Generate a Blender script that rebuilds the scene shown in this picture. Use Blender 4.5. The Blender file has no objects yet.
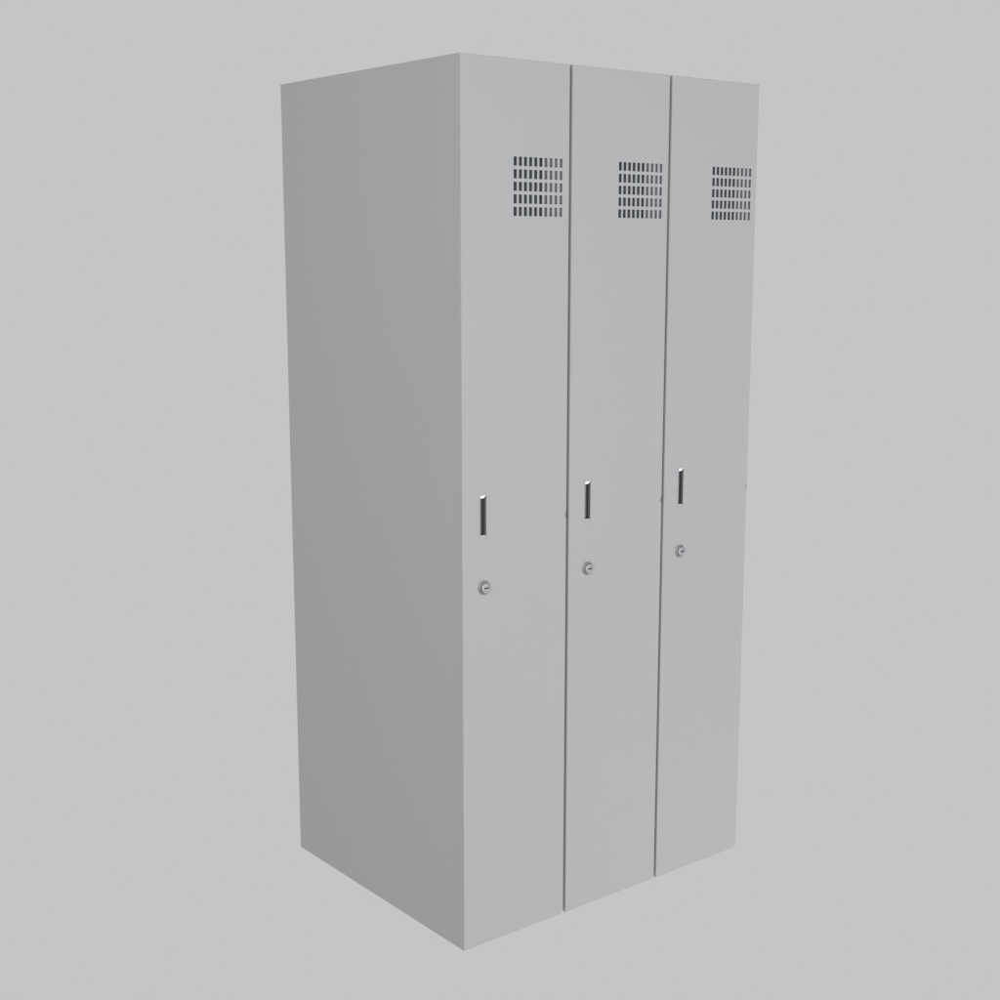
import bpy, bmesh, math
from mathutils import Vector, Matrix

S = bpy.context.scene
C = S.collection
MM = 0.001

# ------------------------------------------------------------------ materials
def nodes(name):
    m = bpy.data.materials.new(name); m.use_nodes = True
    nt = m.node_tree
    return m, nt, nt.nodes['Principled BSDF']

def paint(name, col, rough=0.5, spec=0.35, bump=0.02, var=0.012, scale=900):
    """powder coated sheet steel: faint orange peel and faint tone drift"""
    m, nt, p = nodes(name)
    tc = nt.nodes.new('ShaderNodeTexCoord')
    n1 = nt.nodes.new('ShaderNodeTexNoise'); n1.inputs['Scale'].default_value = 2.3
    n1.inputs['Detail'].default_value = 4
    nt.links.new(tc.outputs['Object'], n1.inputs['Vector'])
    mr = nt.nodes.new('ShaderNodeMapRange')
    mr.inputs['To Min'].default_value = 1 - var; mr.inputs['To Max'].default_value = 1 + var
    nt.links.new(n1.outputs['Fac'], mr.inputs['Value'])
    mx = nt.nodes.new('ShaderNodeVectorMath'); mx.operation = 'SCALE'
    mx.inputs[0].default_value = col
    nt.links.new(mr.outputs['Result'], mx.inputs['Scale'])
    nt.links.new(mx.outputs['Vector'], p.inputs['Base Color'])
    n2 = nt.nodes.new('ShaderNodeTexNoise'); n2.inputs['Scale'].default_value = scale
    nt.links.new(tc.outputs['Object'], n2.inputs['Vector'])
    b = nt.nodes.new('ShaderNodeBump'); b.inputs['Strength'].default_value = bump
    b.inputs['Distance'].default_value = 0.0005
    nt.links.new(n2.outputs['Fac'], b.inputs['Height'])
    nt.links.new(b.outputs['Normal'], p.inputs['Normal'])
    p.inputs['Roughness'].default_value = rough
    p.inputs['Specular IOR Level'].default_value = spec
    return m

def metal(name, col, rough):
    m, nt, p = nodes(name)
    tc = nt.nodes.new('ShaderNodeTexCoord')
    n = nt.nodes.new('ShaderNodeTexNoise'); n.inputs['Scale'].default_value = 400
    nt.links.new(tc.outputs['Object'], n.inputs['Vector'])
    mr = nt.nodes.new('ShaderNodeMapRange')
    mr.inputs['To Min'].default_value = rough * 0.85; mr.inputs['To Max'].default_value = rough * 1.15
    nt.links.new(n.outputs['Fac'], mr.inputs['Value'])
    nt.links.new(mr.outputs['Result'], p.inputs['Roughness'])
    p.inputs['Base Color'].default_value = (*col, 1)
    p.inputs['Metallic'].default_value = 1
    return m

PAINT = paint('powder_coat_light_grey', (0.435, 0.436, 0.437))
CHROME = metal('top_chrome_dimmed', (0.46, 0.46, 0.46), 0.24)  # upper handle end, chrome darkened to hold back its glint
SILL = metal('sill_chrome_lightened', (0.80, 0.80, 0.80), 0.25)  # lower handle end, same chrome lightened to keep it bright
NICKEL = metal('satin_nickel', (0.38, 0.38, 0.38), 0.5)
NICKEL.node_tree.nodes['Principled BSDF'].inputs['Metallic'].default_value = 0.5
NICKEL_D = metal('satin_nickel_ring', (0.36, 0.36, 0.36), 0.6)
BLACK = paint('cup_floor_darkened', (0.11, 0.11, 0.111), 0.55, 0.2)  # cup floor, darkened to offset the light falling on it
CUPWALL = paint('cup_wall_lightened', (0.19, 0.19, 0.191), 0.55, 0.2)  # cup sides, lightened to offset the shade on them
EDGE = paint('gap_bounce_edge', (0.72, 0.72, 0.725), 0.6, 0.3)  # hinge-side door edges, lightened to bounce light into the gaps
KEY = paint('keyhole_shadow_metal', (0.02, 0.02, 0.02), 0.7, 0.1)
VENT_SHADE = paint('vent_interior_shade', (0.088, 0.092, 0.107), 0.8, 0.1)  # interior dimness behind the vents, put into the colour
RAIL = paint('grey_stiffener', (0.37, 0.37, 0.39), 0.7, 0.1)
HINGE = paint('hinge_steel', (0.27, 0.27, 0.275), 0.6, 0.2)

# -------------------------------------------------------------------- helpers
def finish(name, bm, mats, parent=None, smooth=False):
    bmesh.ops.recalc_face_normals(bm, faces=bm.faces[:])
    me = bpy.data.meshes.new(name); bm.to_mesh(me); bm.free()
    for m in (mats if isinstance(mats, (list, tuple)) else [mats]): me.materials.append(m)
    if smooth:
        for p in me.polygons: p.use_smooth = True
        me.set_sharp_from_angle(angle=math.radians(28))
    o = bpy.data.objects.new(name, me); C.objects.link(o)
    if parent: o.parent = parent
    return o

def box(bm, x0, x1, y0, y1, z0, z1, mi=0):
    v = [bm.verts.new((x*MM, y*MM, z*MM)) for x in (x0, x1) for y in (y0, y1) for z in (z0, z1)]
    for q in ((0,1,3,2), (4,6,7,5), (0,4,5,1), (2,3,7,6), (0,2,6,4), (1,5,7,3)):
        f = bm.faces.new([v[i] for i in q]); f.material_index = mi
    return v

def bevel_all(bm, w, seg=2):
    bmesh.ops.bevel(bm, geom=bm.edges[:], offset=w*MM, segments=seg, affect='EDGES', profile=0.5)

# ----------------------------------------------------------------- dimensions
H, D, DW, PITCH = 1800.0, 664.0, 272.6, 279.7
W = 2*PITCH + DW
T = 18.0                                       # door thickness

locker = bpy.data.objects.new('locker_cabinet', None); C.objects.link(locker)
locker['label'] = 'tall light grey steel locker cabinet with three narrow doors side by side'
locker['category'] = 'locker'

# body: closed carcass, butts the doors' backs
bm = bmesh.new()
box(bm, 0, W, T+0.25, D, 0, H)
es = [e for e in bm.edges if not all(abs(v.co.y-(T+0.25)*MM) < 1e-6 for v in e.verts)
      and not (abs(e.verts[0].co.y-e.verts[1].co.y) > 0.01)]
bmesh.ops.bevel(bm, geom=es, offset=0.8*MM, segments=2, affect='EDGES')
finish('cabinet_body', bm, PAINT, locker)

# --------------------------------------------------------------- door (local)
VX, VZ = 129.0, 1504.2           # vent corner
SW, SP, SH, SR = 8.1, 13.02, 17.4, 23.9
HX0, HX1, HZ0, HZ1 = 44.6, 59.4, 873.8, 958.4  # handle opening
NZ = 894.6                        # hinge notch height

def outline(inset):
    """door outline (x, z), counter-clockwise, with hinge notch and clipped lower corner"""
    i = inset; P = [(i, i)]
    cx, cz, r = DW+1.0, -0.8, 6.6+i                # lower right relief
    for k in range(7):
        a = math.radians(180 - 8 - k*(90-12)/6)
        x, z = cx+r*math.cos(a), cz+r*math.sin(a)
        P.append((min(x, DW-i), max(z, i)))
    cx, r = DW+4.6, 8.6+i
    a0 = math.acos((4.6+i)/r)
    for k in range(11):
        a = math.pi + a0 - 2*a0*k/10
        P.append((cx+r*math.cos(a), NZ+r*math.sin(a)))
    P += [(DW-i, H-3*i), (i, H-3*i)]
    return P

def loop(bm, pts, y):
    vs = [bm.verts.new((x*MM, y*MM, z*MM)) for x, z in pts]
    es = [bm.edges.new((vs[k], vs[(k+1) % len(vs)])) for k in range(len(vs))]
    return vs, es

def bridge(bm, a, b):
    n = len(a)
    for k in range(n):
        bm.faces.new((a[k], a[(k+1) % n], b[(k+1) % n], b[k]))

def rect(x0, x1, z0, z1): return [(x0, z0), (x1, z0), (x1, z1), (x0, z1)]

bm = bmesh.new()
holes = [rect(VX+c*SP, VX+c*SP+SW, VZ+r*SR, VZ+r*SR+SH) for c in range(10) for r in range(5)]
holes.append(rect(HX0, HX1, HZ0, HZ1))
BV = 0.7
o0, e0 = loop(bm, outline(BV), 0)
fh, fe = [], list(e0)
for h in holes:
    v, e = loop(bm, h, 0); fh.append(v); fe += e
bmesh.ops.triangle_fill(bm, edges=fe, use_beauty=True, use_dissolve=False)
bk = []; be = []
o1, e1 = loop(bm, outline(BV), 1.4); be += e1
for h in holes:
    v, e = loop(bm, h, 1.4); bk.append(v); be += e
bmesh.ops.triangle_fill(bm, edges=be, use_beauty=True, use_dissolve=False)
for a, b in zip(fh, bk): bridge(bm, a, b)
om, em = loop(bm, outline(0), BV)
ob, eb = loop(bm, outline(0), T)
bridge(bm, o0, om); bridge(bm, om, ob)
bmesh.ops.triangle_fill(bm, edges=eb, use_beauty=True, use_dissolve=False)
me_door = bpy.data.meshes.new('door')
for f in bm.faces: f.smooth = False
# orient: front and back sheets explicitly
for f in bm.faces:
    f.normal_update()
    c = f.calc_center_median()
    if abs(f.normal.y) > 0.9:
        want = 1 if c.y > 0.0013 else -1
        if f.normal.y*want < 0: f.normal_flip()
for f in bm.faces:
    if abs(f.normal.x) > 0.3 and f.calc_center_median().x > 0.262 and f.calc_center_median().y > 0.005: f.material_index = 1
bm.to_mesh(me_door); bm.free(); me_door.materials.append(PAINT); me_door.materials.append(EDGE)
door = bpy.data.objects.new('door', me_door); C.objects.link(door); door.parent = locker

# added dark sheet imitating the dim interior behind the vent slots, and the hinge-side stiffening rail in front of it
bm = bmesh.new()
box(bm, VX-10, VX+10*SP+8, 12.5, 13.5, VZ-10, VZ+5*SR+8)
finish('vent_shade_sheet', bm, VENT_SHADE, door)
bm = bmesh.new()
vv = box(bm, 209.8, DW-3, 6.0, 12.2, 1440, 1690)
for v_ in vv:
    if v_.co.x > 0.25 and v_.co.y < 0.01: v_.co.y = 4.0*MM
finish('stiffening_rail', bm, RAIL, door)

# recessed pull handle
bm = bmesh.new()
g = 0.15
x0, x1, z0, z1 = HX0+g, HX1-g, HZ0+g, HZ1-g
dep = 8.5
def quad(pts, mi=0):
    f = bm.faces.new([bm.verts.new((x*MM, y*MM, z*MM)) for x, y, z in pts]); f.material_index = mi
ct, cb = 5.8, 4.0       # height of the scooped ends
yt, yb = 2.25, 1.3
# cup: floor, sides
quad([(x0,dep,z0),(x1,dep,z0),(x1,dep,z1),(x0,dep,z1)])
quad([(x0,-.3,z0),(x0,dep,z0),(x0,dep,z1),(x0,-.3,z1)], 3)
quad([(x1,-.3,z0),(x1,dep,z0),(x1,dep,z1),(x1,-.3,z1)], 3)
# scooped chrome ends, curved in section; colours set apart to balance their glints
def scoop(za, zb, depth, mi, n=6):
    prev = None
    for k in range(n+1):
        t = k/n
        z = za+(zb-za)*t; y = -0.3+depth*(t**1.04)
        if prev:
            quad([(x0,prev[0],prev[1]),(x1,prev[0],prev[1]),(x1,y,z),(x0,y,z)], mi)
        prev = (y, z)
    quad([(x0,prev[0],prev[1]),(x1,prev[0],prev[1]),(x1,dep,prev[1]),(x0,dep,prev[1])], 0)
scoop(z1, z1-ct, yt, 1); scoop(z0, z0+cb, yb, 4)
# thin flange round the opening
def flange(a0, a1, b0, b1): box(bm, a0, a1, -0.75, -0.02, b0, b1, 2)
fw = 1.5
flange(HX0-fw, HX0+g, HZ0-fw, HZ1+fw); flange(HX1-g, HX1+fw, HZ0-fw, HZ1+fw)
flange(HX0+g, HX1-g, HZ1-g, HZ1+fw); flange(HX0+g, HX1-g, HZ0-fw, HZ0+g)
me = bpy.data.meshes.new('handle'); bm.to_mesh(me); bm.free()
for m in (BLACK, CHROME, PAINT, CUPWALL, SILL): me.materials.append(m)
handle = bpy.data.objects.new('handle', me); C.objects.link(handle); handle.parent = door

# cam lock: dished rosette and a protruding cylinder with a key slot
def lathe(bm, prof, cx, cz, n=48, mi=0):
    rings = []
    for r, y in prof:
        rings.append([bm.verts.new(((cx+r*math.cos(2*math.pi*k/n))*MM, y*MM, (cz+r*math.sin(2*math.pi*k/n))*MM)) for k in range(n)])
    for a, b in zip(rings, rings[1:]):
        for k in range(n):
            f = bm.faces.new((a[k], a[(k+1) % n], b[(k+1) % n], b[k])); f.material_index = mi
    return rings
LX, LZ = 54.0, 770.0
bm = bmesh.new()
lathe(bm, [(14.6, 0.0), (14.6, -0.8), (14.0, -1.6), (12.5, -2.6), (11.2, -3.0), (10.4, -2.4), (10.2, -1.2)], LX, LZ)
ros = finish('lock_rosette', bm, NICKEL_D, door, smooth=True)
bm = bmesh.new()
rg = lathe(bm, [(10.0, -1.0), (10.0, -5.6), (9.7, -6.3), (9.0, -6.6)], LX, LZ)
hl = rect(LX-4.0, LX+7.0, LZ-1.35, LZ+1.35)
v, e = loop(bm, hl, -6.6)
oe = [bm.edges.get((rg[-1][k], rg[-1][(k+1) % 48])) for k in range(48)]
r_ = bmesh.ops.triangle_fill(bm, edges=e+oe, use_beauty=True, use_dissolve=False)
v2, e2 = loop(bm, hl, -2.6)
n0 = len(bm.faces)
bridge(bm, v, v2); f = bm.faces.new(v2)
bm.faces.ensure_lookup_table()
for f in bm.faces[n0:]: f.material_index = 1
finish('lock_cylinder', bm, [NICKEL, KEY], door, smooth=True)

# hinge knuckle sitting in the notch of the door's edge
bm = bmesh.new()
pts = []
r = 8.2; cx = DW+4.6
a0 = math.acos(4.1/r)
for k in range(17):
    a = math.pi-a0+2*a0*k/16
    pts.append((cx+r*math.cos(a), NZ+r*math.sin(a)))
va, _ = loop(bm, pts, 1.2); vb, _ = loop(bm, pts, 9.0)
bridge(bm, va, vb); bm.faces.new(va); bm.faces.new(vb)
finish('hinge', bm, HINGE, door)

for k in (1, 2):
    d = door.copy(); C.objects.link(d); d.parent = locker
    d.location = (k*PITCH*MM, 0, 0)
    for ch in list(door.children):
        c = ch.copy(); C.objects.link(c); c.parent = d

# -------------------------------------------------------------- world, lights
w = bpy.data.worlds.new('World'); S.world = w; w.use_nodes = True
bg = w.node_tree.nodes['Background']
bg.inputs['Color'].default_value = (0.5583, 0.5583, 0.5583, 1)
bg.inputs['Strength'].default_value = 1.0

def area(name, loc, target, size, power, col=(1, 1, 1)):
    l = bpy.data.lights.new(name, 'AREA'); l.energy = power; l.size = size; l.color = col; l.shape = 'DISK'
    o = bpy.data.objects.new(name, l); C.objects.link(o); o.location = loc
    o.rotation_euler = (Vector(target)-Vector(loc)).to_track_quat('-Z', 'Y').to_euler()
    return o
area('studio_lamp_key', (2.0, -6.0, 1.0), (0.4, 0, 0.9), 1.6, 146, (0.905, 0.945, 1.0))
area('studio_lamp_side', (-3.0, -1.6, 2.0), (0.2, 0.2, 1.0), 0.8, 33, (1, 0.99, 0.98))
area('glint_lamp_low', (4.6, -3.0, -3.2), (0.4, 0, 0.9), 2.5, 46, (0.92, 0.97, 1.0))  # added below floor level to put glints on the handle ends

# --------------------------------------------------------------------- camera
cam = bpy.data.cameras.new('camera'); co = bpy.data.objects.new('camera', cam); C.objects.link(co)
S.camera = co
cam.sensor_width = 36; cam.lens = 1.4019558*36; cam.clip_end = 100; cam.clip_start = 0.05
yaw, pitch = 0.6726, -0.1774
fw_ = Vector((math.cos(pitch)*math.sin(yaw), math.cos(pitch)*math.cos(yaw), math.sin(pitch)))
co.location = (-1.6302, -2.1661, 1.4412)
co.rotation_euler = fw_.to_track_quat('-Z', 'Y').to_euler()

S.render.engine = 'CYCLES'
S.view_settings.view_transform = 'Standard'; S.view_settings.look = 'None'
S.view_settings.exposure = 0; S.view_settings.gamma = 1
S.view_settings.use_curve_mapping = False
S.render.resolution_x = S.render.resolution_y = 1024
